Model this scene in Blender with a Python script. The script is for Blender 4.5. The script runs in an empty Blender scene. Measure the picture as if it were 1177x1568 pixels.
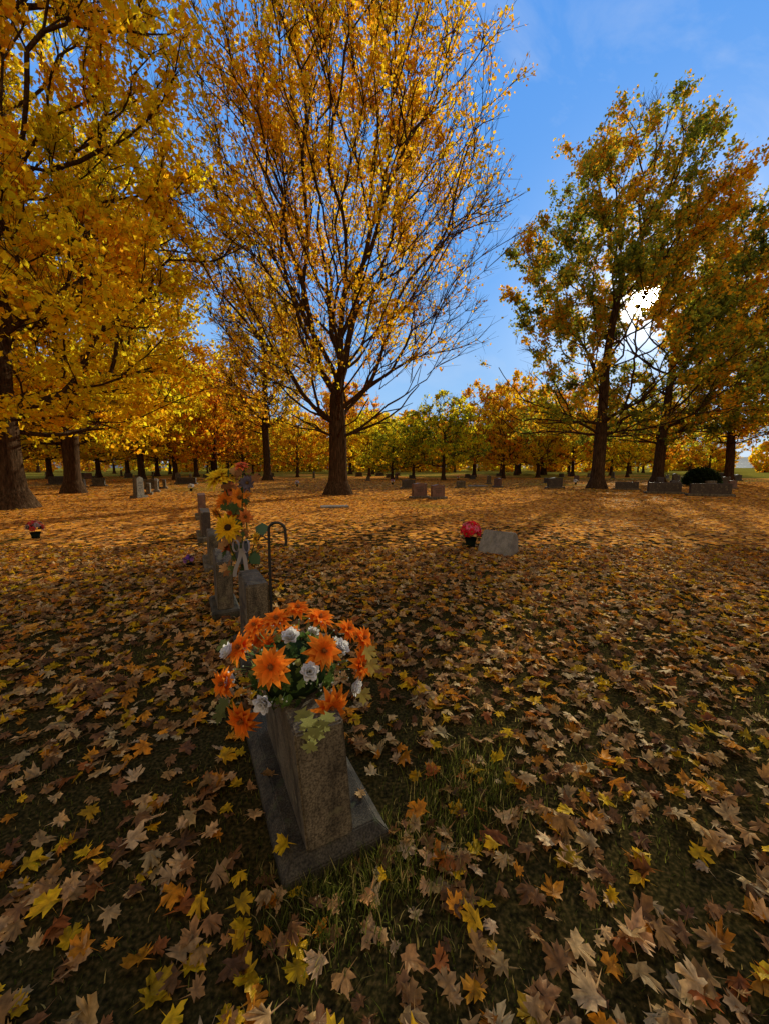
import bpy, bmesh, math, random
import numpy as np
from mathutils import Vector, Matrix

scene = bpy.context.scene
scene.view_settings.view_transform = 'Standard'
scene.view_settings.look = 'None'
scene.view_settings.exposure = 0
CAMH = 1.6
PITCH = math.radians(6.66)
F = 591.0
cp, sp = math.cos(PITCH), math.sin(PITCH)

def ray(x, y):
    u = (x-588)/F; v = (784-y)/F
    return np.array([u, cp+v*sp, -sp+v*cp])
def P(x, y, z=0.0):
    r = ray(x, y); t = (z-CAMH)/r[2]
    return np.array([r[0]*t, r[1]*t, z])
def PD(x, y, d):
    r = ray(x, y); t = d/r[1]
    return np.array([r[0]*t, d, CAMH+r[2]*t])

SUN = np.array([400., 625., 255.]); SUN /= np.linalg.norm(SUN)

# ------------------------------------------------------------------ materials
def newmat(name):
    m = bpy.data.materials.new(name); m.use_nodes = True
    nt = m.node_tree; nt.nodes.clear()
    out = nt.nodes.new('ShaderNodeOutputMaterial')
    return m, nt, out
def N(nt, typ, **kw):
    n = nt.nodes.new(typ)
    for k, v in kw.items(): setattr(n, k, v)
    return n
def ramp(nt, stops, interp='LINEAR'):
    r = nt.nodes.new('ShaderNodeValToRGB'); r.color_ramp.interpolation = interp
    e = r.color_ramp.elements
    while len(e) < len(stops): e.new(0.5)
    for i, (p, c) in enumerate(stops):
        e[i].position = p
        e[i].color = (c[0], c[1], c[2], 1) if not isinstance(c, (int, float)) else (c, c, c, 1)
    return r

def leaf_material(name, trans=0.5, gloss=0.04, rough=0.45, noise=True):
    m, nt, out = newmat(name); L = nt.links
    a = N(nt, 'ShaderNodeAttribute', attribute_name='col')
    src = a.outputs['Color']
    if noise:
        geo = N(nt, 'ShaderNodeNewGeometry')
        noi = N(nt, 'ShaderNodeTexNoise'); noi.inputs['Scale'].default_value = 45; noi.inputs['Detail'].default_value = 2
        L.new(geo.outputs['Position'], noi.inputs['Vector'])
        rm = ramp(nt, [(0.3, 0.55), (0.7, 1.25)])
        L.new(noi.outputs['Fac'], rm.inputs['Fac'])
        mul = N(nt, 'ShaderNodeMixRGB', blend_type='MULTIPLY'); mul.inputs['Fac'].default_value = 1
        L.new(src, mul.inputs['Color1']); L.new(rm.outputs['Color'], mul.inputs['Color2']); src = mul.outputs['Color']
    d = N(nt, 'ShaderNodeBsdfDiffuse'); t = N(nt, 'ShaderNodeBsdfTranslucent')
    L.new(src, d.inputs['Color']); L.new(src, t.inputs['Color'])
    m1 = N(nt, 'ShaderNodeMixShader'); m1.inputs['Fac'].default_value = trans
    L.new(d.outputs[0], m1.inputs[1]); L.new(t.outputs[0], m1.inputs[2]); last = m1
    if gloss > 0:
        g = N(nt, 'ShaderNodeBsdfGlossy'); g.inputs['Roughness'].default_value = rough
        g.inputs['Color'].default_value = (0.9, 0.8, 0.6, 1)
        m2 = N(nt, 'ShaderNodeMixShader'); m2.inputs['Fac'].default_value = gloss
        L.new(m1.outputs[0], m2.inputs[1]); L.new(g.outputs[0], m2.inputs[2]); last = m2
    L.new(last.outputs[0], out.inputs['Surface'])
    return m

def principled(nt, out, rough=0.8, spec=0.3):
    b = N(nt, 'ShaderNodeBsdfPrincipled'); b.inputs['Roughness'].default_value = rough
    b.inputs['Specular IOR Level'].default_value = spec
    nt.links.new(b.outputs[0], out.inputs['Surface']); return b

def bark_material():
    m, nt, out = newmat('maple_bark'); L = nt.links
    b = N(nt, 'ShaderNodeBsdfDiffuse'); L.new(b.outputs[0], out.inputs['Surface'])
    tc = N(nt, 'ShaderNodeTexCoord'); mp = N(nt, 'ShaderNodeMapping'); mp.inputs['Scale'].default_value = (9, 9, 1.6)
    L.new(tc.outputs['Object'], mp.inputs['Vector'])
    n = N(nt, 'ShaderNodeTexNoise'); n.inputs['Scale'].default_value = 1.6; n.inputs['Detail'].default_value = 4; n.inputs['Roughness'].default_value = 0.65
    L.new(mp.outputs[0], n.inputs['Vector'])
    r = ramp(nt, [(0.3, (0.018, 0.010, 0.005)), (0.55, (0.06, 0.035, 0.019)), (0.75, (0.12, 0.072, 0.04))])
    L.new(n.outputs['Fac'], r.inputs['Fac']); L.new(r.outputs['Color'], b.inputs['Color'])
    bp = N(nt, 'ShaderNodeBump'); bp.inputs['Strength'].default_value = 0.9; bp.inputs['Distance'].default_value = 0.05
    L.new(n.outputs['Fac'], bp.inputs['Height']); L.new(bp.outputs[0], b.inputs['Normal'])
    return m

def granite(name, c1, c2, stain=0.5, rough=0.65, lich=(0.16, 0.135, 0.07)):
    m, nt, out = newmat(name); L = nt.links
    b = principled(nt, out, rough, 0.2)
    tc = N(nt, 'ShaderNodeTexCoord')
    n = N(nt, 'ShaderNodeTexNoise'); n.inputs['Scale'].default_value = 130; n.inputs['Detail'].default_value = 3
    L.new(tc.outputs['Object'], n.inputs['Vector'])
    r = ramp(nt, [(0.36, c1), (0.62, c2)])
    L.new(n.outputs['Fac'], r.inputs['Fac'])
    mps = N(nt, 'ShaderNodeMapping'); mps.inputs['Scale'].default_value = (1.4, 1.4, .55); L.new(tc.outputs['Object'], mps.inputs['Vector'])
    n2 = N(nt, 'ShaderNodeTexNoise'); n2.inputs['Scale'].default_value = 6; n2.inputs['Detail'].default_value = 9; n2.inputs['Roughness'].default_value = 0.7
    L.new(mps.outputs[0], n2.inputs['Vector'])
    r2 = ramp(nt, [(0.38, 1-stain), (0.58, 1.0)])
    L.new(n2.outputs['Fac'], r2.inputs['Fac'])
    mul = N(nt, 'ShaderNodeMixRGB', blend_type='MULTIPLY'); mul.inputs['Fac'].default_value = 1
    L.new(r.outputs['Color'], mul.inputs['Color1']); L.new(r2.outputs['Color'], mul.inputs['Color2'])
    n3 = N(nt, 'ShaderNodeTexNoise'); n3.inputs['Scale'].default_value = 14; n3.inputs['Detail'].default_value = 8
    L.new(tc.outputs['Object'], n3.inputs['Vector'])
    r3 = ramp(nt, [(0.58, 0.0), (0.66, 0.6)])
    L.new(n3.outputs['Fac'], r3.inputs['Fac'])
    mx = N(nt, 'ShaderNodeMixRGB'); mx.inputs['Color2'].default_value = (*lich, 1)
    L.new(r3.outputs['Color'], mx.inputs['Fac']); L.new(mul.outputs['Color'], mx.inputs['Color1'])
    L.new(mx.outputs['Color'], b.inputs['Base Color'])
    bp = N(nt, 'ShaderNodeBump'); bp.inputs['Strength'].default_value = 0.6; bp.inputs['Distance'].default_value = 0.01
    L.new(n2.outputs['Fac'], bp.inputs['Height']); L.new(bp.outputs[0], b.inputs['Normal'])
    return m

def simple(name, col, rough=0.6, spec=0.3, metal=0.0, var=0.25, scale=20):
    m, nt, out = newmat(name); L = nt.links
    b = principled(nt, out, rough, spec); b.inputs['Metallic'].default_value = metal
    tc = N(nt, 'ShaderNodeTexCoord'); n = N(nt, 'ShaderNodeTexNoise'); n.inputs['Scale'].default_value = scale; n.inputs['Detail'].default_value = 5
    L.new(tc.outputs['Object'], n.inputs['Vector'])
    r = ramp(nt, [(0.3, tuple(c*(1-var) for c in col)), (0.7, tuple(min(1, c*(1+var)) for c in col))])
    L.new(n.outputs['Fac'], r.inputs['Fac']); L.new(r.outputs['Color'], b.inputs['Base Color'])
    return m

M_LEAF = leaf_material('maple_foliage', 0.72, 0, noise=False)
M_LITTER = leaf_material('fallen_leaf', 0.38, 0.01, 0.4)
M_GRASS = leaf_material('grass_blade', 0.5, 0, noise=False)
M_FLOWER = leaf_material('silk_flower_fabric', 0.4, 0, noise=False)
M_BARK = bark_material()
M_GRAN = granite('weathered_granite', (0.06, 0.045, 0.026), (0.18, 0.14, 0.085), 0.7)
M_PLINTH = granite('mossy_plinth_stone', (0.028, 0.023, 0.012), (0.085, 0.068, 0.042), 0.65, 0.85, (.05, .055, .022))
M_GRAN_B = granite('grey_granite', (0.13, 0.11, 0.085), (0.25, 0.22, 0.17), 0.45, 0.5)
M_GRAN_D = granite('dark_granite', (0.03, 0.022, 0.018), (0.08, 0.06, 0.045), 0.4, 0.5)
M_GRAN_R = granite('red_granite', (0.10, 0.05, 0.035), (0.19, 0.10, 0.07), 0.4, 0.5)
M_METAL = simple('dark_iron', (0.03, 0.026, 0.02), 0.5, 0.5, 0.6)

# ------------------------------------------------------------------ mesh helper
def mesh_np(name, verts, facegroups, mats, cols=None, smooth=False):
    me = bpy.data.meshes.new(name)
    verts = np.ascontiguousarray(verts, dtype=np.float32)
    me.vertices.add(len(verts)); me.vertices.foreach_set('co', verts.ravel())
    loops = np.concatenate([g.ravel() for g, _ in facegroups]).astype(np.int32)
    tot = np.concatenate([np.full(len(g), g.shape[1], dtype=np.int32) for g, _ in facegroups])
    start = np.concatenate([[0], np.cumsum(tot)[:-1]]).astype(np.int32)
    mi = np.concatenate([np.full(len(g), m, dtype=np.int32) for g, m in facegroups])
    me.loops.add(len(loops)); me.loops.foreach_set('vertex_index', loops)
    me.polygons.add(len(tot)); me.polygons.foreach_set('loop_start', start)
    try: me.polygons.foreach_set('loop_total', tot)
    except Exception: pass
    me.polygons.foreach_set('material_index', mi)
    if smooth: me.polygons.foreach_set('use_smooth', np.ones(len(tot), dtype=bool))
    for m in mats: me.materials.append(m)
    if cols is not None:
        at = me.attributes.new('col', 'FLOAT_COLOR', 'POINT')
        c4 = np.ones((len(verts), 4), dtype=np.float32); c4[:, :3] = cols
        at.data.foreach_set('color', c4.ravel())
    me.update(calc_edges=True)
    return me
def obj(name, me, loc=(0, 0, 0), rot=0.0, scale=1.0):
    o = bpy.data.objects.new(name, me); scene.collection.objects.link(o)
    o.location = loc; o.rotation_euler = (0, 0, rot)
    o.scale = (scale,)*3 if isinstance(scale, (int, float)) else scale
    return o

def noise_fn(seed, wl_min, wl_max, k=7):
    r = np.random.default_rng(seed)
    D = r.normal(size=(k, 3)); D /= np.linalg.norm(D, axis=1)[:, None]
    D *= (2*np.pi/r.uniform(wl_min, wl_max, k))[:, None]; ph = r.uniform(0, 6.28, k)
    return lambda p: np.sin(p @ D.T + ph).sum(1)/math.sqrt(k)

def unit(v): return v/np.maximum(np.linalg.norm(v, axis=-1, keepdims=True), 1e-9)

C_GOLD = (0.95, 0.50, 0.015); C_YEL = (0.95, 0.66, 0.02); C_ORG = (0.92, 0.36, 0.02); C_AMB = (0.88, 0.41, 0.02)
C_YG = (0.80, 0.66, 0.02); C_GRN = (0.28, 0.30, 0.025); C_DGR = (0.13, 0.15, 0.02); C_BRN = (0.46, 0.20, 0.04); C_RED = (0.75, 0.19, 0.03); C_OLV = (0.50, 0.41, 0.03)
def palette(cols, wts, seed, wl=5.0, spread=1.0):
    cols = np.array(cols); cw = np.cumsum(wts)/np.sum(wts)
    nf = noise_fn(seed, wl*0.6, wl*1.6)
    def f(p, rng):
        x = nf(p)*0.9*spread + rng.normal(size=len(p))*0.75
        q = 0.5*(1+np.tanh(x*0.8/1.0))
        idx = np.searchsorted(cw, np.clip(q, 0, 0.9999))
        c = cols[np.clip(idx, 0, len(cols)-1)]
        return c*rng.uniform(0.75, 1.08, (len(p), 1))*rng.uniform(0.94, 1.06, (len(p), 3))
    return f

def leaf_quads(p, s, rng, upb=0.5):
    n = len(p)
    nn = unit(rng.normal(size=(n, 3)) + np.array([0, 0, upb]))
    t = unit(np.cross(nn, rng.normal(size=(n, 3)))); b = np.cross(nn, t)
    s = s[:, None]
    v = np.empty((n, 4, 3))
    v[:, 0] = p - t*s*0.5
    v[:, 1] = p + b*s*0.48 + nn*s*0.16 + t*s*0.08
    v[:, 2] = p + t*s*0.6
    v[:, 3] = p - b*s*0.48 + nn*s*0.16 + t*s*0.08
    return v.reshape(-1, 3)

def tubes(p0, p1, r0, r1, sides, f0=None, f1=None):
    d = unit(p1-p0)
    f0 = d if f0 is None else f0; f1 = d if f1 is None else f1
    def frame(dd):
        ref = np.tile(np.array([0.83, -0.55, 0.05]), (len(dd), 1))
        a = unit(np.cross(dd, ref)); b = np.cross(dd, a); return a, b
    ang = np.arange(sides)*2*np.pi/sides
    out = np.empty((len(p0), 2, sides, 3))
    for k, (p, r, f) in enumerate(((p0, r0, f0), (p1, r1, f1))):
        a, b = frame(f)
        out[:, k] = p[:, None] + r[:, None, None]*(np.cos(ang)[None, :, None]*a[:, None]+np.sin(ang)[None, :, None]*b[:, None])
    base = (np.arange(len(p0))*2*sides)[:, None]
    i = np.arange(sides); j = (i+1) % sides
    q = np.stack([i, j, sides+j, sides+i], 1)
    faces = (base[:, :, None] + q[None]).reshape(-1, 4)
    return out.reshape(-1, 3), faces

# openings in the canopies, where the low sun breaks through to the ground
frng = np.random.default_rng(8)
FLECK = []
for (x, y, z, r) in ((715, 1200, 0, .75), (780, 1080, 0, .75), (930, 840, 0, 1.9), (1010, 890, 0, 1.2), (450, 1000, .8, .85), (520, 1180, .35, .5), (900, 960, 0, .9),
                     (1100, 1200, 0, .55), (1120, 790, 0, 2.0), (200, 845, 0, 1.7), (90, 800, 0, 2.0), (300, 790, 0, 1.6), (620, 775, 0, 1.8), (480, 770, 0, 1.6), (760, 765, 0, 2.0), (100, 860, 0, 1.1), (600, 860, 0, .9), (640, 1430, 0, .5), (330, 770, 0, 1.5), (180, 1000, 0, .5)):
    FLECK.append((P(x, y, z), r))
for i in range(34):
    FLECK.append((np.array([frng.uniform(-18, 14), frng.uniform(5, 26), 0]), frng.uniform(.6, 1.5)))
def fleck_keep(lp, loc, rng):
    w = lp+np.array(loc); ok = np.ones(len(lp), bool)
    for c, r in FLECK:
        d = w-c; a = d @ SUN; dist = np.linalg.norm(d-a[:, None]*SUN, axis=1)
        ok &= ~((dist < r*(1+.15*np.sin(a*1.3))) & (a > 0) & (rng.uniform(size=len(lp)) < .985))
    return ok

def tree_mesh(name, seed, fork, trunk_top, prof, n, trunk_r, ntw, nleaf, lsize, pal, w=0.5, off=(0, 0), keep=None, fleck=None,
              clump=0.35, twl=(0.5, 1.1), twr=0.009, edge=0.0, upb=0.2, leadamp=0.25, wl=(1.6, 4.0), lumps=0.16, sharp=3.0, shell=0.42):
    rng = np.random.default_rng(seed)
    hs = np.array([a for a, _ in prof]); rs = np.array([b for _, b in prof]); H = hs[-1]
    off = np.array([off[0], off[1], 0.0])
    def axis(z): 
        t = np.clip((z-fork)/(H-fork), 0, 1)[..., None]
        return off*t
    nodes = []; par = []; path = []
    k = int(trunk_top/0.8)+1
    ph = rng.uniform(0, 6.28, 4)
    for i in range(k+1):
        z = trunk_top*i/k
        wob = 0.05*min(z, 6)/6*leadamp*10
        ax = off*max(0, (z-fork)/(H-fork))
        nodes.append([ax[0]+wob*math.sin(z*0.5+ph[0]), ax[1]+wob*math.sin(z*0.43+ph[1]), z]); par.append(i-1)
        path.append(max(0, z-fork)*0.8 if z > fork*0.75 else 1e3)
    zz = rng.uniform(hs[0], H, n*6); R = np.interp(zz, hs, rs)
    zz = zz[rng.uniform(0, rs.max()**1.6, len(zz)) < R**1.6][:n]; R = np.interp(zz, hs, rs)
    az = rng.uniform(0, 6.283, len(zz)); q = rng.uniform(0, 1, len(zz))**shell
    lump = 1+lumps*np.sin(3*az+ph[0]+zz*0.7)+lumps*0.8*np.sin(5*az+ph[1]-zz*0.9)+lumps*0.6*np.sin(2*az+ph[2]+zz*1.9)
    R2 = R*lump
    pts = np.stack([np.cos(az)*q*R2, np.sin(az)*q*R2, zz], 1)+axis(zz)
    fk = np.array([0, 0, fork])
    pts = pts[np.argsort(np.linalg.norm(pts-fk, axis=1))]
    NM = len(nodes)+len(pts)*6
    X = np.zeros((NM, 3)); X[:len(nodes)] = nodes; PA = np.full(NM, -1); PA[:len(par)] = par
    PT = np.zeros(NM); PT[:len(path)] = path; c = len(nodes); ntr = c
    for p in pts:
        d = p-X[:c]; L = np.linalg.norm(d, axis=1)+1e-6
        down = np.maximum(0, 0.25-d[:, 2]/L)
        cost = L*(1+1.0*down)+w*PT[:c]
        j = int(np.argmin(cost)); Lj = L[j]
        m = min(int(Lj//1.1), 5)
        pj = j
        for s in range(1, m+1):
            t = s/(m+1)
            q_ = X[j]*(1-t)+p*t + rng.normal(size=3)*0.05*Lj*0.6
            q_[2] -= math.sin(t*math.pi)*0.05*Lj
            X[c] = q_; PA[c] = pj; PT[c] = PT[j]+Lj*t; pj = c; c += 1
        X[c] = p; PA[c] = pj; PT[c] = PT[j]+Lj; c += 1
    X = X[:c]; PA = PA[:c]
    ch = np.zeros(c); np.add.at(ch, PA[1:], 1)
    for _ in range(2):
        S = np.zeros((c, 3)); np.add.at(S, PA[1:], X[1:])
        mask = (ch > 0); mask[:ntr] = False
        av = S[mask]/ch[mask][:, None]
        X[mask] = 0.5*X[mask]+0.25*av+0.25*X[PA[mask]]
    tips = (ch == 0).astype(float)
    for i in range(c-1, 0, -1): tips[PA[i]] += tips[i]
    rad = tips**0.5; base_s = trunk_r/rad[0]; rad = rad*base_s; rad = np.maximum(rad, 0.012)
    z0 = X[:ntr, 2]; rad[:ntr] *= 1+0.75*np.exp(-z0/0.35)+0.12*np.exp(-z0/1.5)
    dirs = np.zeros((c, 3)); dirs[1:] = unit(X[1:]-X[PA[1:]]); dirs[0] = [0, 0, 1]
    big = {}
    for i in range(1, c):
        q_ = PA[i]
        if q_ not in big or tips[i] > tips[big[q_]]: big[q_] = i
    main = np.zeros(c, bool); main[list(big.values())] = True
    idx = np.arange(1, c); V = []; FG = []; vo = 0
    if fleck is not None:
        kk = fleck_keep(X[idx], fleck, rng) | (rad[idx] > .03); idx = idx[kk]
    rr = rad[idx]; r0 = np.where(main[idx], rad[PA[idx]], np.minimum(rad[PA[idx]], rr*1.25))
    f0 = np.where(main[idx][:, None], dirs[PA[idx]], dirs[idx])
    for lo, hi, sd in ((0.15, 9, 12), (0.05, 0.15, 6), (0, 0.05, 4)):
        s = (rr >= lo) & (rr < hi)
        if not s.any(): continue
        v, f = tubes(X[PA[idx[s]]], X[idx[s]], r0[s], rr[s], sd, f0[s], dirs[idx[s]])
        V.append(v); FG.append((f+vo, 0)); vo += len(v)
    thin = np.where((rad < 0.055) & (np.arange(c) >= ntr))[0]
    st = rng.choice(thin, ntw)
    if fleck is not None: st = st[fleck_keep(X[st], fleck, rng)]; ntw = len(st)
    tp = X[st]
    ctr = axis(tp[:, 2]); outd = unit(tp-ctr-np.array([0, 0, fork]))
    td = unit(dirs[st]*0.7+rng.normal(size=(ntw, 3))*0.55+outd*0.3+np.array([0, 0, 0.22]))
    tl = rng.uniform(twl[0], twl[1], ntw)
    te = tp+td*tl[:, None]
    v, f = tubes(tp, te, np.full(ntw, twr), np.full(ntw, twr*0.45), 3)
    V.append(v); FG.append((f+vo, 0)); vo += len(v)
    bark_n = vo
    nf = noise_fn(seed+5, wl[0], wl[1], 9)
    ti = rng.integers(0, ntw, nleaf*3); t = rng.uniform(0.15, 1.08, nleaf*3)
    lp = tp[ti]+td[ti]*(tl[ti]*t)[:, None]+rng.normal(size=(nleaf*3, 3))*0.13
    lpz = lp*np.array([1, 1, 1.9])
    pr = 1/(1+np.exp(-(nf(lpz)+clump)*sharp))
    if edge > 0:
        z = lp[:, 2]; R = np.interp(z, hs, rs); a = axis(z); rd = np.linalg.norm((lp-a)[:, :2], axis=1)/np.maximum(R, 0.5)
        pr *= 1-edge*np.clip((rd-0.45)/0.6, 0, 1)
    ok = rng.uniform(size=len(lp)) < pr
    lp = lp[ok][:nleaf]
    if keep is not None: lp = lp[keep(lp, rng)]
    if fleck is not None: lp = lp[fleck_keep(lp, fleck, rng)]
    ls = lsize*rng.uniform(0.6, 1.3, len(lp))
    lv = leaf_quads(lp, ls, rng, upb)
    b = vo+np.arange(len(lp))[:, None]*4
    lf = np.concatenate([b+np.array([[0, 1, 2]]), b+np.array([[0, 2, 3]])])
    V.append(lv); FG.append((lf, 1))
    cols = np.zeros((bark_n+len(lv), 3)); cols[:bark_n] = 0.08
    cols[bark_n:] = np.repeat(pal(lp, rng), 4, axis=0)
    me = mesh_np(name, np.concatenate(V), FG, [M_BARK, M_LEAF], np.clip(cols, 0, 0.95))
    sm = np.zeros(len(me.polygons), bool); sm[:sum(len(g) for g, m in FG if m == 0)] = True
    me.polygons.foreach_set('use_smooth', sm)
    return me

def sun_gap(loc):
    loc = np.array(loc)
    def f(lp, rng):
        wv = lp+loc-np.array([0, 0, CAMH]); d = unit(wv) @ SUN
        a = np.degrees(np.arccos(np.clip(d, -1, 1)))
        return rng.uniform(size=len(lp)) < np.clip((a-.6)/1.3, 0.04, 1)
    return f

# ------------------------------------------------------------------ trees
L0 = P(517, 757)
main_prof = [(3.6, 3.4), (5.0, 6.0), (7, 6.8), (9.4, 7.4), (12.5, 8.3), (16, 8.6), (19, 8.0), (22, 6.5), (24, 4.8), (25.8, 1.8)]
pal_main = palette([C_BRN, C_AMB, C_GOLD, C_YEL], [0.3, 1.6, 4, 2.8], 3, 6)
def main_keep(lp, rng):
    z = lp[:, 2]
    k = np.interp(z, [4, 9, 14, 18, 26], [0.5, 0.35, 0.55, 0.9, 1.0])
    k = k*np.where((lp[:, 0] > 4) & (z < 17), 0.5, 1.0)
    return (rng.uniform(size=len(lp)) < k)
me = tree_mesh('maple_main', 11, 3.6, 5.6, main_prof, 2200, 0.50, 12000, 80000, 0.15, pal_main, w=0.68, off=(0.8, 0), fleck=L0,
               keep=main_keep, clump=0.1, edge=0.75, twl=(0.6, 1.4), twr=0.011, wl=(2.2, 5.5), lumps=0.1, sharp=5)
obj('maple_tree', me, L0)

L1 = P(18, 778)
prof1 = [(3.0, 4.5), (5, 6.4), (8, 7.0), (12, 7.0), (15.5, 6.6), (18, 5.8), (21, 4.2), (24, 1.5)]
pal1 = palette([C_GRN, C_YG, C_YEL, C_GOLD, C_AMB], [0.3, 2.4, 5, 2.4, 0.3], 21, 4)
me = tree_mesh('maple_left', 21, 3.8, 16.0, prof1, 1400, 0.5, 11000, 92000, 0.165, pal1, w=0.45, clump=0.1, twl=(0.6, 1.3), wl=(1.4, 3.4), sharp=6, shell=.3)
obj('maple_tree', me, L1)
L2 = P(113, 755)
prof2 = [(3.6, 4.5), (6, 6.8), (9, 7.4), (13, 7.0), (17, 5.6), (20, 3.6), (22, 1.2)]
pal2 = palette([C_GRN, C_YG, C_YEL, C_GOLD, C_AMB], [0.4, 3.4, 4.5, 1.6, .4], 31, 4)
me2 = tree_mesh('maple_left_b', 31, 4.2, 14.0, prof2, 900, 0.40, 7000, 34000, 0.22, pal2, w=0.45, clump=0.05, twl=(0.6, 1.3), sharp=6, shell=.3)
obj('maple_tree', me2, L2)
obj('maple_tree', me2, (-25.5, 31.5, 0), 2.1, 0.9)
obj('maple_tree', me2, (-27.5, 44, 0), 4.0, 0.85)
obj('maple_tree', me2, (-35, 25.5, 0), 1.2, 1.0)

R1 = P(912, 748)
profr = [(4.0, 7.4), (6, 9.2), (8.5, 8.4), (12, 7.2), (16, 6.5), (19.5, 5.8), (22.3, 4.6), (24.2, 3.0), (25, 1.4)]
palr = palette([C_DGR, C_GRN, C_OLV, C_AMB, C_GOLD], [1.4, 3.2, 3.6, 2.0, 1.8], 41, 5)
me = tree_mesh('maple_right', 41, 4.6, 15.0, profr, 1400, 0.42, 9500, 70000, 0.18, palr, w=0.5, off=(1.3, 0), clump=0.2, keep=sun_gap(R1), fleck=R1, wl=(2.0, 4.5), sharp=8, lumps=.12)
obj('maple_tree', me, R1)
R2 = P(1005, 740)
profq = [(4.4, 7.0), (7, 8.8), (11, 8.6), (15, 7.9), (19, 6.9), (23, 5.2), (25.5, 3.2), (26.5, 1.4)]
me = tree_mesh('maple_right_b', 51, 5.0, 16.0, profq, 1200, 0.45, 8500, 48000, 0.22, palr, w=0.55, off=(2.5, 0), clump=0.2, keep=sun_gap(R2), fleck=R2, wl=(2.2, 5), sharp=8, lumps=.12)
obj('maple_tree', me, R2)
R3 = P(1113, 739)
palr3 = palette([C_GRN, C_OLV, C_YG, C_ORG, C_GOLD], [1.8, 2.6, 2.0, 2.0, 2.2], 61, 5)
me3 = tree_mesh('maple_right_c', 61, 4.6, 14.0, [(4.2, 6), (7, 7.8), (12, 7.8), (17, 6.6), (21, 4.8), (24.5, 1.4)], 1100, 0.36, 8000, 30000, 0.24, palr3, w=0.55, clump=0.0, edge=0.3, fleck=R3, twl=(.7, 1.5), wl=(2, 5), sharp=5)
obj('maple_tree', me3, R3)
obj('maple_tree', me3, (43, 33, 0), 2.2, 0.95)

BG = []
specs = [([C_AMB, C_ORG, C_GOLD, C_YEL], [1.2, 1.6, 3, 2.6]), ([C_YG, C_YEL, C_GOLD], [2.5, 3, 2]), ([C_RED, C_ORG, C_ORG, C_GOLD], [.3, 1.8, 2, 3]), ([C_GRN, C_YG, C_YEL], [2.6, 3.5, 1.5])]
shapes = [[(2.6, 3.2), (4, 5.0), (7, 5.6), (10, 4.9), (13, 3.2), (15, 1.0)], [(2.2, 3.4), (3.5, 5.6), (6, 6.6), (9, 6.0), (11.5, 4), (13, 1.2)], [(3, 2.6), (5, 4.4), (9, 5.2), (13, 4.4), (16, 2.8), (18, 1)], [(2.4, 4), (4, 6), (7, 6.2), (9.5, 5.4), (12, 3.5), (13.5, 1.5)]]
for i, (cc, ww) in enumerate(specs):
    BG.append(tree_mesh('maple_bg_%d' % i, 70+i, 2.6, 7.5, shapes[i], 340, 0.27, 2400, 7000, 0.35, palette(cc, ww, 80+i, 4), w=0.45, clump=-.1, twl=(.6, 1.3), twr=0.02, sharp=6, shell=.3, lumps=.26))
me = tree_mesh('maple_sparse', 91, 6, 16, [(6, 3.5), (10, 5.2), (16, 5.2), (20, 4.0), (24, 1.5)], 700, 0.40, 5000, 10000, 0.26, pal_main, w=0.6, clump=-0.1, twl=(.8, 1.5), twr=0.018, edge=.5)
D0 = PD(409, 715, 46); obj('maple_tree', me, (D0[0], 46, 0))
def put(x, d, k, s, r=None, zs=1.0):
    q = PD(x, 715, d)
    obj('maple_tree', BG[k], (q[0], d, 0), random.uniform(0, 6.28) if r is None else r, (s, s, s*zs))
random.seed(4)
put(330, 52, 2, 0.85, 1.0); put(300, 62, 2, 1.05); put(268, 48, 0, 1.0); put(455, 60, 0, 0.7); put(372, 70, 0, 0.95)
put(600, 50, 3, 0.6, 0.5, 0.9); put(678, 47, 3, 0.75, 2.0, 1.0); put(632, 58, 1, 0.7); put(565, 64, 1, 0.8)
put(725, 62, 0, 0.95); put(770, 54, 0, 0.7, None, 1.1); put(823, 58, 1, 0.85); put(876, 66, 2, 0.9); put(790, 74, 0, 1.25); put(935, 72, 3, 0.9)
put(1012, 68, 2, 0.7); put(1085, 76, 0, 0.7); put(960, 60, 1, 0.7); put(150, 58, 1, 1.1); put(75, 52, 0, 1.1); put(20, 46, 1, 1.1); put(195, 70, 0, 1.2); put(240, 66, 0, 1.1)
for i in range(30):
    x = random.uniform(-60, 1260)
    if 1100 < x < 1165: continue
    put(x, random.uniform(76, 112), random.choice([0, 1, 2, 3, 0, 2]), random.uniform(0.65, 1.4), None, random.uniform(.85, 1.25))

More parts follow.
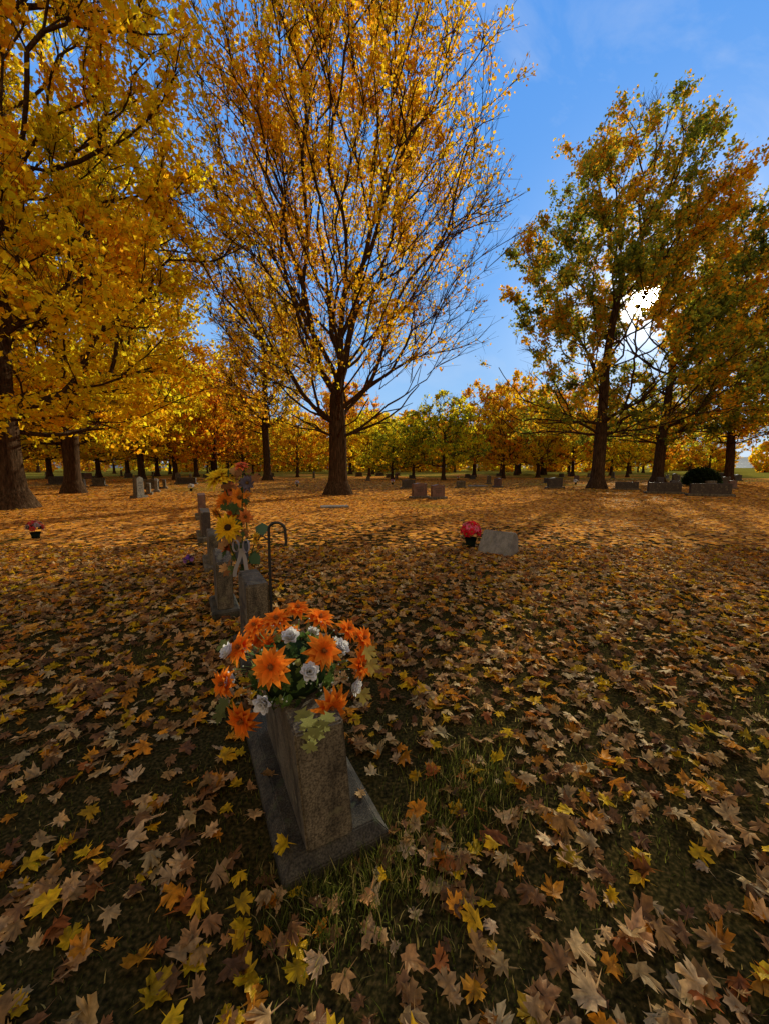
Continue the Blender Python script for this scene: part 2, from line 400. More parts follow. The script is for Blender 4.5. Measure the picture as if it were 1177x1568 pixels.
def treeline():
    rng = np.random.default_rng(7); V = []; C = []; TV = []; TF = []; to = 0
    palA = palette([C_BRN, C_AMB, C_GOLD, C_YG, C_OLV], [1.2, 2.2, 2.6, 2.2, 2.2], 9, 25)
    for k in range(110):
        a = math.radians(rng.uniform(-62, 62)); d = rng.uniform(115, 170)
        c = np.array([math.sin(a)*d/math.cos(a)*0.8, d, 0]); H = rng.uniform(10, 20)
        if 35 < math.degrees(math.atan2(c[0], c[1])) < 46: H *= .45
        if abs(c[0]) > 220: continue
        n = 800; z = rng.uniform(0.02, 1, n); R = H*0.42*np.sqrt(np.clip(1-((z-0.45)/0.58)**2, 0, 1)); az = rng.uniform(0, 6.28, n); q = rng.uniform(0, 1, n)**.45
        R = R*(1+.2*np.sin(3*az+k)+.15*np.sin(7*z+k))
        p = np.stack([np.cos(az)*q*R, np.sin(az)*q*R, z*H], 1)+c
        V.append(leaf_quads(p, rng.uniform(.6, 1.3, n), rng)); C.append(np.repeat(palA(p, rng), 4, axis=0))
        v, f = tubes(c[None]-0, c[None]+np.array([[0, 0, H*.6]]), np.array([.3]), np.array([.12]), 6)
        TV.append(v); TF.append(f+to); to += len(v)
    TV = np.concatenate(TV); LV = np.concatenate(V); nl = len(LV)//4
    b = len(TV)+np.arange(nl)[:, None]*4
    lf = np.concatenate([b+np.array([[0, 1, 2]]), b+np.array([[0, 2, 3]])])
    cols = np.concatenate([np.full((len(TV), 3), .08), np.concatenate(C)])
    return mesh_np('treeline', np.concatenate([TV, LV]), [(np.concatenate(TF), 0), (lf, 1)], [M_BARK, M_LEAF], np.clip(cols, 0, .9))
obj('distant_tree_line', treeline())

def shrub():
    rng = np.random.default_rng(5); n = 9000
    d = unit(rng.normal(size=(n, 3))); d[:, 2] = np.abs(d[:, 2]); q = rng.uniform(.6, 1, n)**.5
    p = d*q[:, None]*np.array([1.45, 1.2, 1.45])*(1+.06*np.sin(7*d[:, :1]*3+d[:, 2:]*5))
    p[:, 2] += 0.12
    v = leaf_quads(p, rng.uniform(.05, .11, n)*1.3, rng)
    b = np.arange(n)[:, None]*4; lf = np.concatenate([b+np.array([[0, 1, 2]]), b+np.array([[0, 2, 3]])])
    return mesh_np('shrub', v, [(lf, 0)], [M_LEAF], np.repeat(np.array([[.03, .045, .015]])*rng.uniform(.6, 1.4, (n, 1)), 4, axis=0))
q = P(1072, 742); obj('round_shrub', shrub(), (q[0]*0.93, q[1]*0.93, 0))

# ------------------------------------------------------------------ ground
def ground():
    m, nt, out = newmat('leaf_strewn_lawn'); L = nt.links
    b = principled(nt, out, 1.0, 0.0)
    geo = N(nt, 'ShaderNodeNewGeometry')
    vo = N(nt, 'ShaderNodeTexVoronoi'); vo.inputs['Scale'].default_value = 9.0
    nz = N(nt, 'ShaderNodeTexNoise'); nz.inputs['Scale'].default_value = 14; nz.inputs['Detail'].default_value = 2
    L.new(geo.outputs['Position'], nz.inputs['Vector'])
    ad = N(nt, 'ShaderNodeVectorMath', operation='MULTIPLY_ADD'); ad.inputs[1].default_value = (.12, .12, .12)
    L.new(nz.outputs['Color'], ad.inputs[0]); L.new(geo.outputs['Position'], ad.inputs[2]); L.new(ad.outputs[0], vo.inputs['Vector'])
    sep = N(nt, 'ShaderNodeSeparateColor'); L.new(vo.outputs['Color'], sep.inputs[0])
    litter = ramp(nt, [(0.0, (.18, .075, .02)), (.3, (.40, .16, .038)), (.55, (.60, .235, .04)), (.8, (.80, .35, .04)), (1, (.62, .33, .10))])
    L.new(sep.outputs[0], litter.inputs['Fac'])
    n2 = N(nt, 'ShaderNodeTexNoise'); n2.inputs['Scale'].default_value = 60; n2.inputs['Detail'].default_value = 3
    L.new(geo.outputs['Position'], n2.inputs['Vector'])
    soil = ramp(nt, [(.3, (.009, .007, .003)), (.5, (.028, .022, .006)), (.7, (.08, .05, .016))])
    L.new(n2.outputs['Fac'], soil.inputs['Fac'])
    ln = N(nt, 'ShaderNodeVectorMath', operation='LENGTH'); L.new(geo.outputs['Position'], ln.inputs[0])
    mr = N(nt, 'ShaderNodeMapRange'); mr.inputs['From Min'].default_value = 4; mr.inputs['From Max'].default_value = 13
    mr.inputs['To Min'].default_value = 0.0; mr.inputs['To Max'].default_value = 0.95
    L.new(ln.outputs['Value'], mr.inputs['Value'])
    lt = N(nt, 'ShaderNodeMath', operation='LESS_THAN'); L.new(sep.outputs[1], lt.inputs[0]); L.new(mr.outputs[0], lt.inputs[1])
    mx = N(nt, 'ShaderNodeMixRGB'); L.new(lt.outputs[0], mx.inputs['Fac']); L.new(soil.outputs['Color'], mx.inputs['Color1']); L.new(litter.outputs['Color'], mx.inputs['Color2'])
    n3 = N(nt, 'ShaderNodeTexNoise'); n3.inputs['Scale'].default_value = 0.09; n3.inputs['Detail'].default_value = 3
    L.new(geo.outputs['Position'], n3.inputs['Vector'])
    m4 = N(nt, 'ShaderNodeMapRange'); m4.inputs['From Min'].default_value = 45; m4.inputs['From Max'].default_value = 110; m4.inputs['To Max'].default_value = .35; L.new(ln.outputs['Value'], m4.inputs['Value'])
    a4 = N(nt, 'ShaderNodeMath', operation='ADD'); L.new(n3.outputs['Fac'], a4.inputs[0]); L.new(m4.outputs[0], a4.inputs[1])
    r3 = ramp(nt, [(.56, 0.0), (.68, 0.85)]); L.new(a4.outputs[0], r3.inputs['Fac'])
    mx2 = N(nt, 'ShaderNodeMixRGB'); mx2.inputs['Color2'].default_value = (.14, .15, .02, 1)
    L.new(r3.outputs['Color'], mx2.inputs['Fac']); L.new(mx.outputs['Color'], mx2.inputs['Color1'])
    L.new(mx2.outputs['Color'], b.inputs['Base Color'])
    v = np.array([[-900, -200, 0], [900, -200, 0], [900, 1500, 0], [-900, 1500, 0]], float)
    obj('ground', mesh_np('ground', v, [(np.array([[0, 1, 2, 3]]), 0)], [m]))
ground()

def hills():
    n = 120; xs = np.linspace(-900, 900, n)
    h = 22+8*np.sin(xs*.006+1)+5*np.sin(xs*.017)+2*np.sin(xs*.05)
    V = []
    for k, (yy, f) in enumerate(((620, 0), (720, .8), (850, 1.0))):
        V.append(np.stack([xs, np.full(n, yy), h*f-(0.5 if k == 0 else 0)], 1))
    V = np.concatenate(V); F_ = []
    for r in range(2):
        for i in range(n-1): F_.append([r*n+i, r*n+i+1, (r+1)*n+i+1, (r+1)*n+i])
    obj('hills', mesh_np('hills', V, [(np.array(F_), 0)], [simple('wooded_hill', (.10, .12, .13), .9, .1, 0, .3, .05)], smooth=True))
hills()

# ------------------------------------------------------------------ fallen leaves
half = [(0, 1.0), (0.09, 0.80), (0.26, 0.76), (0.17, 0.40), (0.46, 0.66), (0.55, 0.52), (0.88, 0.50), (0.66, 0.26), (0.74, 0.10), (0.34, -0.02), (0.58, -0.34), (0.36, -0.30), (0.06, -0.26)]
full = np.array(half + [(-x, y) for x, y in reversed(half[1:])])
med = np.array([(0, 1), (.18, .42), (.8, .55), (.38, .02), (.55, -.35), (0, -.25), (-.55, -.35), (-.38, .02), (-.8, .55), (-.18, .42)])
kite = np.array([(0, 1), (.7, .35), (.45, -.35), (-.45, -.35), (-.7, .35)])
def litter_cols(n, rng, y):
    cs = np.array([(.80, .46, .165), (.60, .29, .085), (.32, .14, .045), (.90, .58, .25), (.95, .52, .012), (.92, .33, .02), (.55, .16, .03)])
    near = np.array([3.6, 3.8, 3.6, 1.5, 2.0, 1.7, .5]); far = np.array([1.4, 3.0, 2.6, .5, 2.6, 3.3, 1.0])
    t = np.clip(y/12, 0, 1)[:, None]; w_ = near*(1-t)+far*t; w_ = np.cumsum(w_/w_.sum(1, keepdims=True), 1)
    idx = (rng.uniform(size=(n, 1)) > w_).sum(1).clip(0, 6)
    return cs[idx]*rng.uniform(.45, 1.06, (n, 1))*rng.uniform(.94, 1.06, (n, 3))
def litter(shape, pos, size, rng, tilt=0.2, stem=True, curl=1.0):
    n = len(pos); k = len(shape)
    xy = np.concatenate([[[0, 0.0]], shape])
    if stem: xy = np.concatenate([xy, [[.03, -.26], [.06, -1.0], [-.01, -.26]]])
    m = len(xy)
    X = np.tile(xy[:, 0], (n, 1)); Y = np.tile(xy[:, 1], (n, 1))
    X *= rng.uniform(.6, 1.12, (n, 1)) 
    bend = rng.normal(size=(n, 1))*.2; X = X+bend*Y*Y
    Y = Y+rng.normal(size=(n, m))*.045; X = X+rng.normal(size=(n, m))*.045
    r2 = X*X+Y*Y
    f = (rng.normal(size=(n, 1))*.32+.1)*curl; cu = rng.normal(size=(n, 1))*.32*curl; cu2 = rng.normal(size=(n, 1))*.35*curl
    Z = f*np.abs(X)+cu*Y*Y+cu2*X*Y+rng.normal(size=(n, m))*.08*np.sqrt(r2)
    Z[:, 0] -= .05
    p = np.stack([X, Y, Z], -1)*size[:, None, None]
    yaw = rng.uniform(0, 6.283, n)
    ax = rng.normal(size=n)*tilt; ay = rng.normal(size=n)*tilt
    flip = np.where(rng.uniform(size=n) < .5, 1.0, -1.0)
    p[:, :, 0] *= flip[:, None]; p[:, :, 2] *= flip[:, None]
    c, s = np.cos(ax)[:, None], np.sin(ax)[:, None]
    y, z = p[:, :, 1]*c-p[:, :, 2]*s, p[:, :, 1]*s+p[:, :, 2]*c
    c, s = np.cos(ay)[:, None], np.sin(ay)[:, None]
    x, z = p[:, :, 0]*c-z*s, p[:, :, 0]*s+z*c
    c, s = np.cos(yaw)[:, None], np.sin(yaw)[:, None]
    x, y = x*c-y*s, x*s+y*c
    z = z - z.min(1, keepdims=True)*0.8
    q = np.stack([x, y, z], -1)+pos[:, None, :]
    i = np.arange(k); tri = np.stack([np.zeros(k, int), 1+i, 1+(i+1) % k], 1)
    if stem: tri = np.concatenate([tri, [[k+1, k+2, k+3]]])
    fc = (np.arange(n)[:, None, None]*m+tri[None]).reshape(-1, 3)
    col = litter_cols(n, rng, np.hypot(pos[:, 0], pos[:, 1]))
    cols = np.repeat(col[:, None], m, 1)
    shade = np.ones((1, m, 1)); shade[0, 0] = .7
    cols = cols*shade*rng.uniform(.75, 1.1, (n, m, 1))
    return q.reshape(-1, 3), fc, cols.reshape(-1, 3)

th = math.radians(27.4)
lv = np.array([-math.sin(th), math.cos(th), 0]); sv = np.array([math.cos(th), math.sin(th), 0])
A = np.array([-.273, 1.357, 0]); Fc = np.array([-.374, 1.266, 0])
def in_plinth(p, m=0.0):
    d = p-Fc; a = d @ sv; b_ = d @ lv
    return (a > -m) & (a < .45+m) & (b_ > -m) & (b_ < 1.12+m)
def build_litter():
    rng = np.random.default_rng(12)
    V = []; Fs = []; C = []; vo = 0
    nfl = noise_fn(33, .4, 1.5)
    n = 44000
    p = np.stack([rng.uniform(-8, 8, n), rng.uniform(-1.0, 7.5, n), np.zeros(n)], 1)
    dens = np.clip(.44+.10*p[:, 1]+nfl(p)*.22, .08, 1)
    p = p[(rng.uniform(size=n) < dens) & ~in_plinth(p, .015)]
    p[:, 2] = rng.uniform(.003, .022, len(p))
    a = litter(full, p, rng.uniform(.03, .072, len(p)), rng, .22, True, 1.0)
    V.append(a[0]); Fs.append(a[1]+vo); C.append(a[2]); vo += len(a[0])
    n = 56000
    p = np.stack([rng.uniform(-21, 21, n), rng.uniform(-1, 19, n), rng.uniform(.003, .012, n)], 1)
    o = (p[:, 1] > 7.2) | (np.abs(p[:, 0]) > 8); p = p[o]; p = p[np.clip(.95+nfl(p)*.2, .3, 1) > rng.uniform(size=len(p))]
    a = litter(med, p, rng.uniform(.045, .085, len(p)), rng, .12, False, .5)
    V.append(a[0]); Fs.append(a[1]+vo); C.append(a[2]); vo += len(a[0])
    n = 50000
    p = np.stack([rng.uniform(-48, 48, n), rng.uniform(18, 52, n), rng.uniform(.004, .01, n)], 1)
    a = litter(kite, p, rng.uniform(.08, .14, n), rng, .08, False, .3)
    V.append(a[0]); Fs.append(a[1]+vo); C.append(a[2]); vo += len(a[0])
    pp = np.array([Fc+sv*.40+lv*.2, Fc+sv*.05+lv*.5, Fc+sv*.03+lv*.1, Fc+sv*.38+lv*.6]); pp[:, 2] = .10
    a = litter(full, pp, np.full(4, .05), rng, .1)
    V.append(a[0]); Fs.append(a[1]+vo); C.append(a[2]); vo += len(a[0])
    obj('fallen_leaves', mesh_np('fallen_leaves', np.concatenate(V), [(np.concatenate(Fs), 0)], [M_LITTER], np.clip(np.concatenate(C), 0, .93)))
build_litter()

def build_grass():
    rng = np.random.default_rng(77); n = 130000
    nf = noise_fn(44, .4, 1.5)
    p = np.stack([rng.uniform(-5, 5, n), rng.uniform(-.5, 6, n), np.zeros(n)], 1)
    keep = (rng.uniform(size=n) < np.clip(.5-.06*p[:, 1]+nf(p)*.35, .05, 1)) & ~in_plinth(p, -.01)
    p = p[keep]; n1 = len(p); h = rng.uniform(.012, .034, n1)
    tc = np.array([P(700, 1245), P(660, 1290), P(745, 1215), P(720, 1180), P(500, 1400), P(560, 1330), P(480, 1385), P(620, 1350)]); k = 3400
    ti = rng.integers(0, len(tc), k); p2 = tc[ti]+rng.normal(size=(k, 3))*np.array([.12, .10, 0]); p2[:, 2] = 0
    o = ~in_plinth(p2, .0); p2 = p2[o]
    p = np.concatenate([p, p2]); h = np.concatenate([h, rng.uniform(.03, .085, len(p2))]); n = len(p)
    a = rng.uniform(0, 6.28, n); lean = rng.uniform(.1, .9, n)*h; wd = rng.uniform(.0012, .0025, n)
    d = np.stack([np.cos(a), np.sin(a), 0*a], 1); s = np.stack([-np.sin(a), np.cos(a), 0*a], 1)*wd[:, None]
    v = np.empty((n, 5, 3)); up = np.array([0, 0, 1.])
    v[:, 0] = p-s; v[:, 1] = p+s
    mid = p+d*(lean*.35)[:, None]+up*(h*.6)[:, None]
    v[:, 2] = mid+s*.8; v[:, 3] = mid-s*.8
    v[:, 4] = p+d*lean[:, None]+up*h[:, None]
    b = np.arange(n)[:, None]*5
    g = np.array([[.08, .09, .012], [.16, .155, .025], [.05, .055, .01], [.38, .28, .08]]); col = g[rng.choice(4, n, p=[.4, .25, .2, .15])]*rng.uniform(.7, 1.3, (n, 1))
    obj('grass', mesh_np('grass', v.reshape(-1, 3), [(b+np.array([[0, 1, 2, 3]]), 0), (b+np.array([[3, 2, 4]]), 0)], [M_GRASS], np.repeat(col, 5, axis=0)))
build_grass()

# ------------------------------------------------------------------ gravestones
def bm_prism(bm, outline, y0, y1, mat=0, bevel=0.008):
    a = [bm.verts.new((x, y0, z)) for x, z in outline]; b = [bm.verts.new((x, y1, z)) for x, z in outline]
    fs = [bm.faces.new(a), bm.faces.new(list(reversed(b)))]
    n = len(a)
    for i in range(n): fs.append(bm.faces.new([a[(i+1) % n], a[i], b[i], b[(i+1) % n]]))
    for f in fs: f.material_index = mat
    es = list({e for f in fs for e in f.edges})
    if bevel > 0: bmesh.ops.bevel(bm, geom=es, offset=bevel, segments=2, affect='EDGES', clamp_overlap=True)
def bm_base(bm, hx, hy, h, ch=0.03, mat=0):
    lo = [bm.verts.new((sx*hx, sy*hy, -.05)) for sx, sy in ((-1, -1), (1, -1), (1, 1), (-1, 1))]
    mi = [bm.verts.new((sx*hx, sy*hy, h-ch)) for sx, sy in ((-1, -1), (1, -1), (1, 1), (-1, 1))]
    tp = [bm.verts.new((sx*(hx-ch), sy*(hy-ch), h)) for sx, sy in ((-1, -1), (1, -1), (1, 1), (-1, 1))]
    fs = [bm.faces.new(tp)]
    for i in range(4):
        j = (i+1) % 4
        fs += [bm.faces.new([lo[i], lo[j], mi[j], mi[i]]), bm.faces.new([mi[i], mi[j], tp[j], tp[i]])]
    for f in fs: f.material_index = mat
def stone_outline(kind, w, h, z0):
    hw = w/2
    if kind == 'flat': return [(-hw, z0), (hw, z0), (hw, z0+h), (-hw, z0+h)]
    if kind == 'arch':
        pts = [(-hw, z0), (hw, z0)]
        for i in range(9):
            t = i/8; x = hw-2*hw*t; pts.append((x, z0+h*.82+h*.18*math.sin(math.pi*t)))
        return pts
    if kind == 'serp':
        pts = [(-hw, z0), (hw, z0)]
        for i in range(13):
            t = i/12; x = hw-2*hw*t; pts.append((x, z0+h*.88+h*.12*(math.sin(math.pi*t)**3)+h*.03*math.cos(t*2*math.pi)))
        return pts
    if kind == 'tall': return [(-hw, z0), (hw, z0), (hw*.9, z0+h*.9), (0, z0+h), (-hw*.9, z0+h*.9)]
def stone_mesh(name, kind, w, h, t, mat, base=(.12, .10, .12), bmat=None):
    bm = bmesh.new()
    bx, by, bh = base
    bm_base(bm, w/2+bx, t/2+by, bh, .02, 1)
    bm_prism(bm, stone_outline(kind, w, h, bh-.006), -t/2, t/2, 0, .012)
    me = bpy.data.meshes.new(name)
    for sgn in (-1, 1):
        for r in range(3):
            zz = bh+h*(.62-.14*r); ww = w*(.6-.12*r)
            nn = 7
            for i in range(nn):
                x0 = -ww/2+ww*i/nn; x1 = x0+ww/nn*.62
                vs = [bm.verts.new((x, sgn*(t/2+.004), z)) for x, z in ((x0, zz), (x1, zz), (x1, zz+h*.06), (x0, zz+h*.06))]
                f = bm.faces.new(vs if sgn < 0 else vs[::-1]); f.material_index = 2
    bm.normal_update(); bm.to_mesh(me); bm.free()
    me.materials.append(mat); me.materials.append(bmat or mat); me.materials.append(M_GRAN_D)
    return me
SM = {
 'a': stone_mesh('st_a', 'flat', .9, .55, .2, M_GRAN), 'b': stone_mesh('st_b', 'arch', .7, .75, .18, M_GRAN_B),
 'c': stone_mesh('st_c', 'serp', 1.1, .65, .2, M_GRAN_D, bmat=M_GRAN), 'd': stone_mesh('st_d', 'tall', .5, 1.0, .25, M_GRAN),
 'e': stone_mesh('st_e', 'serp', .8, .7, .2, M_GRAN_R, bmat=M_GRAN), 'f': stone_mesh('st_f', 'flat', 1.6, .5, .22, M_GRAN_D, bmat=M_GRAN)}
ROT = math.pi/2+th
def gs(px, py, k, rot, s=1.0):
    q = P(px, py)
    return obj('gravestone', SM[k], (q[0], q[1], 0), rot, s)

def front_stone():
    e = bpy.data.objects.new('gravestone', None); scene.collection.objects.link(e)
    c = Fc+sv*.225+lv*.56
    e.location = c; e.rotation_euler = (0, 0, th)
    bm = bmesh.new()
    bm_base(bm, .225, .56, .10, .045)
    bmesh.ops.bevel(bm, geom=list(bm.edges), offset=.005, segments=2, affect='EDGES')
    me = bpy.data.meshes.new('plinth'); bm.to_mesh(me); bm.free(); me.materials.append(M_PLINTH)
    o = bpy.data.objects.new('plinth', me); scene.collection.objects.link(o); o.parent = e
    bm = bmesh.new()
    a0 = (A-c) @ lv; s0 = (A-c) @ sv
    Ln = .80
    ol = [(a0, .096), (a0+Ln, .096), (a0+Ln+.0, .60), (a0+Ln*.75, .635), (a0+Ln*.5, .645), (a0+Ln*.25, .635), (a0+.0, .61)]
    bm_prism(bm, ol, -(s0+.165), -s0+.03, 0, .008)
    bmesh.ops.subdivide_edges(bm, edges=list(bm.edges), cuts=2, use_grid_fill=True)
    bmesh.ops.rotate(bm, verts=bm.verts, cent=(0, 0, 0), matrix=Matrix.Rotation(math.pi/2, 3, 'Z'))
    for v in bm.verts: v.co.x -= max(0, v.co.z-.1)*.075
    me = bpy.data.meshes.new('slab'); bm.normal_update(); bm.to_mesh(me); bm.free(); me.materials.append(M_GRAN)
    o = bpy.data.objects.new('slab', me); scene.collection.objects.link(o); o.parent = e
front_stone()

def row_stone(k, dist, side=0.085, s=1.0):
    q = A+lv*dist+sv*side
    obj('gravestone', SM[k], (q[0], q[1], 0), ROT, s)
SM['r2'] = stone_mesh('st_r2', 'flat', .50, .60, .17, M_GRAN, (.06, .06, .10), M_PLINTH)
SM['r3'] = stone_mesh('st_r3', 'arch', .5, .62, .16, M_GRAN, (.06, .06, .10), M_PLINTH)
row_stone('r2', 1.95); row_stone('r3', 3.2, -.05); row_stone('a', 5.4, 0, .85); row_stone('c', 8.2, 0, .9); row_stone('e', 12.0)

def slant():
    bm = bmesh.new()
    ol = [(-.30, 0.0), (.16, 0.0), (.12, .34), (.04, .46), (-.04, .47), (-.24, .12)]
    bm_prism(bm, ol, -.36, .36, 0, .02)
    me = bpy.data.meshes.new('slant'); bm.normal_update(); bm.to_mesh(me); bm.free(); me.materials.append(M_GRAN_B)
    q = P(768, 850)
    obj('gravestone', me, (q[0], q[1]+.2, 0), math.radians(48), .88)
slant()

random.seed(9)
gs(213, 762, 'd', math.radians(80)); gs(228, 757, 'a', ROT); gs(240, 753, 'b', ROT); gs(252, 748, 'a', ROT)
gs(641, 763, 'e', math.radians(25)); gs(669, 764, 'e', math.radians(25), .92)
gs(848, 748, 'c', math.radians(15), 1.1); gs(958, 750, 'f', math.radians(-15), .9); gs(1015, 756, 'f', math.radians(-12), 1.1); gs(1085, 760, 'f', math.radians(-20), 1.15)
for i in range(70):
    x = random.uniform(40, 1170); d = random.uniform(26, 75)
    if abs(x-517) < 30 or (x < 160 and d < 30): continue
    q = PD(x, 715, d)
    k = random.choice('aaccefd')
    obj('gravestone', SM[k], (q[0], d, 0), random.choice([ROT, math.radians(25), math.radians(10)])+random.uniform(-.1, .1), random.uniform(.75, 1.05))

bm = bmesh.new(); bm_base(bm, .55, .28, .07, .015); me = bpy.data.meshes.new('flat_marker'); bm.to_mesh(me); bm.free(); me.materials.append(M_GRAN_B)
q = P(512, 777); obj('flat_grave_marker', me, q, .2)
q = P(730, 745); obj('flat_grave_marker', me, (q[0], q[1], 0), .1, 1.3)

# ------------------------------------------------------------------ flowers
class FB:
    def __init__(s): s.v = []; s.f3 = []; s.f4 = []; s.c = []
    def grid(s, pts, cols):
        r, c, _ = pts.shape; o = sum(len(a) for a in s.v)
        s.v.append(pts.reshape(-1, 3)); s.c.append(np.broadcast_to(cols, pts.shape).reshape(-1, 3))
        for i in range(r-1):
            for j in range(c-1): s.f4.append([o+i*c+j, o+i*c+j+1, o+(i+1)*c+j+1, o+(i+1)*c+j])
    def fan(s, c0, ring, cols):
        o = sum(len(a) for a in s.v); pts = np.concatenate([[c0], ring]); s.v.append(pts)
        s.c.append(np.broadcast_to(cols, pts.shape)); n = len(ring)
        for i in range(n): s.f3.append([o, o+1+i, o+1+(i+1) % n])
    def tube(s, pts, r, col, sides=6):
        pts = np.array(pts, float); d = unit(np.gradient(pts, axis=0)); ref = np.array([.3, .9, .2])
        a = unit(np.cross(d, ref)); b = np.cross(d, a); an = np.arange(sides+1)*2*np.pi/sides
        r = np.broadcast_to(np.array(r, float), (len(pts),))
        g = pts[:, None]+r[:, None, None]*(np.cos(an)[None, :, None]*a[:, None]+np.sin(an)[None, :, None]*b[:, None])
        s.grid(g, np.array(col))
    def petal(s, o, d, n, L, W, lift, droop, col, tipcol, cup=.15, prof=(.35, .8, 1, .8, .45, .04)):
        d = d/np.linalg.norm(d); n = n/np.linalg.norm(n); sd = np.cross(n, d); k = len(prof)
        t = np.linspace(0, 1, k); g = np.empty((k, 3, 3)); c = np.empty((k, 3, 3))
        for i in range(k):
            ctr = o+d*(L*t[i])+n*(lift*L*t[i]-droop*L*t[i]**2)
            for j, e in enumerate((-1, 0, 1)):
                g[i, j] = ctr+sd*(W*.5*prof[i]*e)+n*(cup*W*abs(e)*prof[i])
                c[i, j] = (np.array(col)*(1-t[i])+np.array(tipcol)*t[i])*(.8 if e == 0 else 1)
        s.grid(g, c)
    def build(s, name, mats=None):
        fg = []
        if s.f4: fg.append((np.array(s.f4), 0))
        if s.f3: fg.append((np.array(s.f3), 0))
        return mesh_np(name, np.concatenate(s.v), fg, mats or [M_FLOWER], np.clip(np.concatenate(s.c), 0, .95))
rg = np.random.default_rng(3)
def basis(n):
    n = n/np.linalg.norm(n); a = np.cross(n, [.1, .2, 1.0] if abs(n[2]) < .9 else [1, 0, 0]); a /= np.linalg.norm(a); return n, a, np.cross(n, a)
def daisy(fb, o, n, R, col, tip, centre, np_=13, layers=2, W=.34, cr=.2):
    n, a, b = basis(n)
    for l in range(layers):
        for i in range(np_):
            t = 2*math.pi*(i+.5*l)/np_+rg.normal()*.08
            d = a*math.cos(t)+b*math.sin(t); k = rg.uniform(.85, 1.12)
            sh = rg.uniform(.75, 1.1)
            fb.petal(o+n*(.01*l), d, n, R*(1-.2*l)*k, R*W*rg.uniform(.85, 1.15), .35+.35*l, .35+rg.uniform(-.1, .25), np.array(col)*sh, np.array(tip)*sh)
    k = 10
    ring = np.array([o+n*.02+(a*math.cos(x)+b*math.sin(x))*R*cr for x in np.arange(k)*2*math.pi/k])
    fb.fan(o+n*(.03+R*.12), ring, np.array(centre))
    for i in range(26):
        x = rg.uniform(0, 6.28); r = R*cr*rg.uniform(.2, 1.1); d = a*math.cos(x)+b*math.sin(x)
        fb.petal(o+n*.02+d*r*.8, n+d*.4, d, R*.2, R*.05, 0, 0, np.array(centre)*.8, np.array(centre)*1.5)
def rose(fb, o, n, R, col):
    n, a, b = basis(n); col = np.array(col)
    for ring, (k, r0, h, open_) in enumerate(((3, .12, .9, .15), (4, .25, .95, .35), (5, .4, .85, .7), (6, .5, .6, 1.1))):
        for i in range(k):
            t = 2*math.pi*(i+.4*ring)/k+rg.normal()*.1; d = a*math.cos(t)+b*math.sin(t)
            fb.petal(o+d*R*r0*.6, n+d*open_, -d, R*h, R*.95, -.05, .25*open_, col*.75, col*rg.uniform(.9, 1.05), .28, (.5, .9, 1.1, 1.1, .9, .45))
def leaf_sprig(fb, o, d, n, L, col, lobed=True):
    d = d/np.linalg.norm(d); n = n-d*(n @ d); n /= np.linalg.norm(n); sd = np.cross(n, d); col = np.array(col)
    shp = full if lobed else kite
    ring = np.array([o+d*(L*.5*(y+.3))+sd*(L*.45*x)-n*(L*.12*(x*x+max(0, y)**2)) for x, y in shp])
    fb.fan(o+d*L*.15, ring, col*rg.uniform(.8, 1.2))

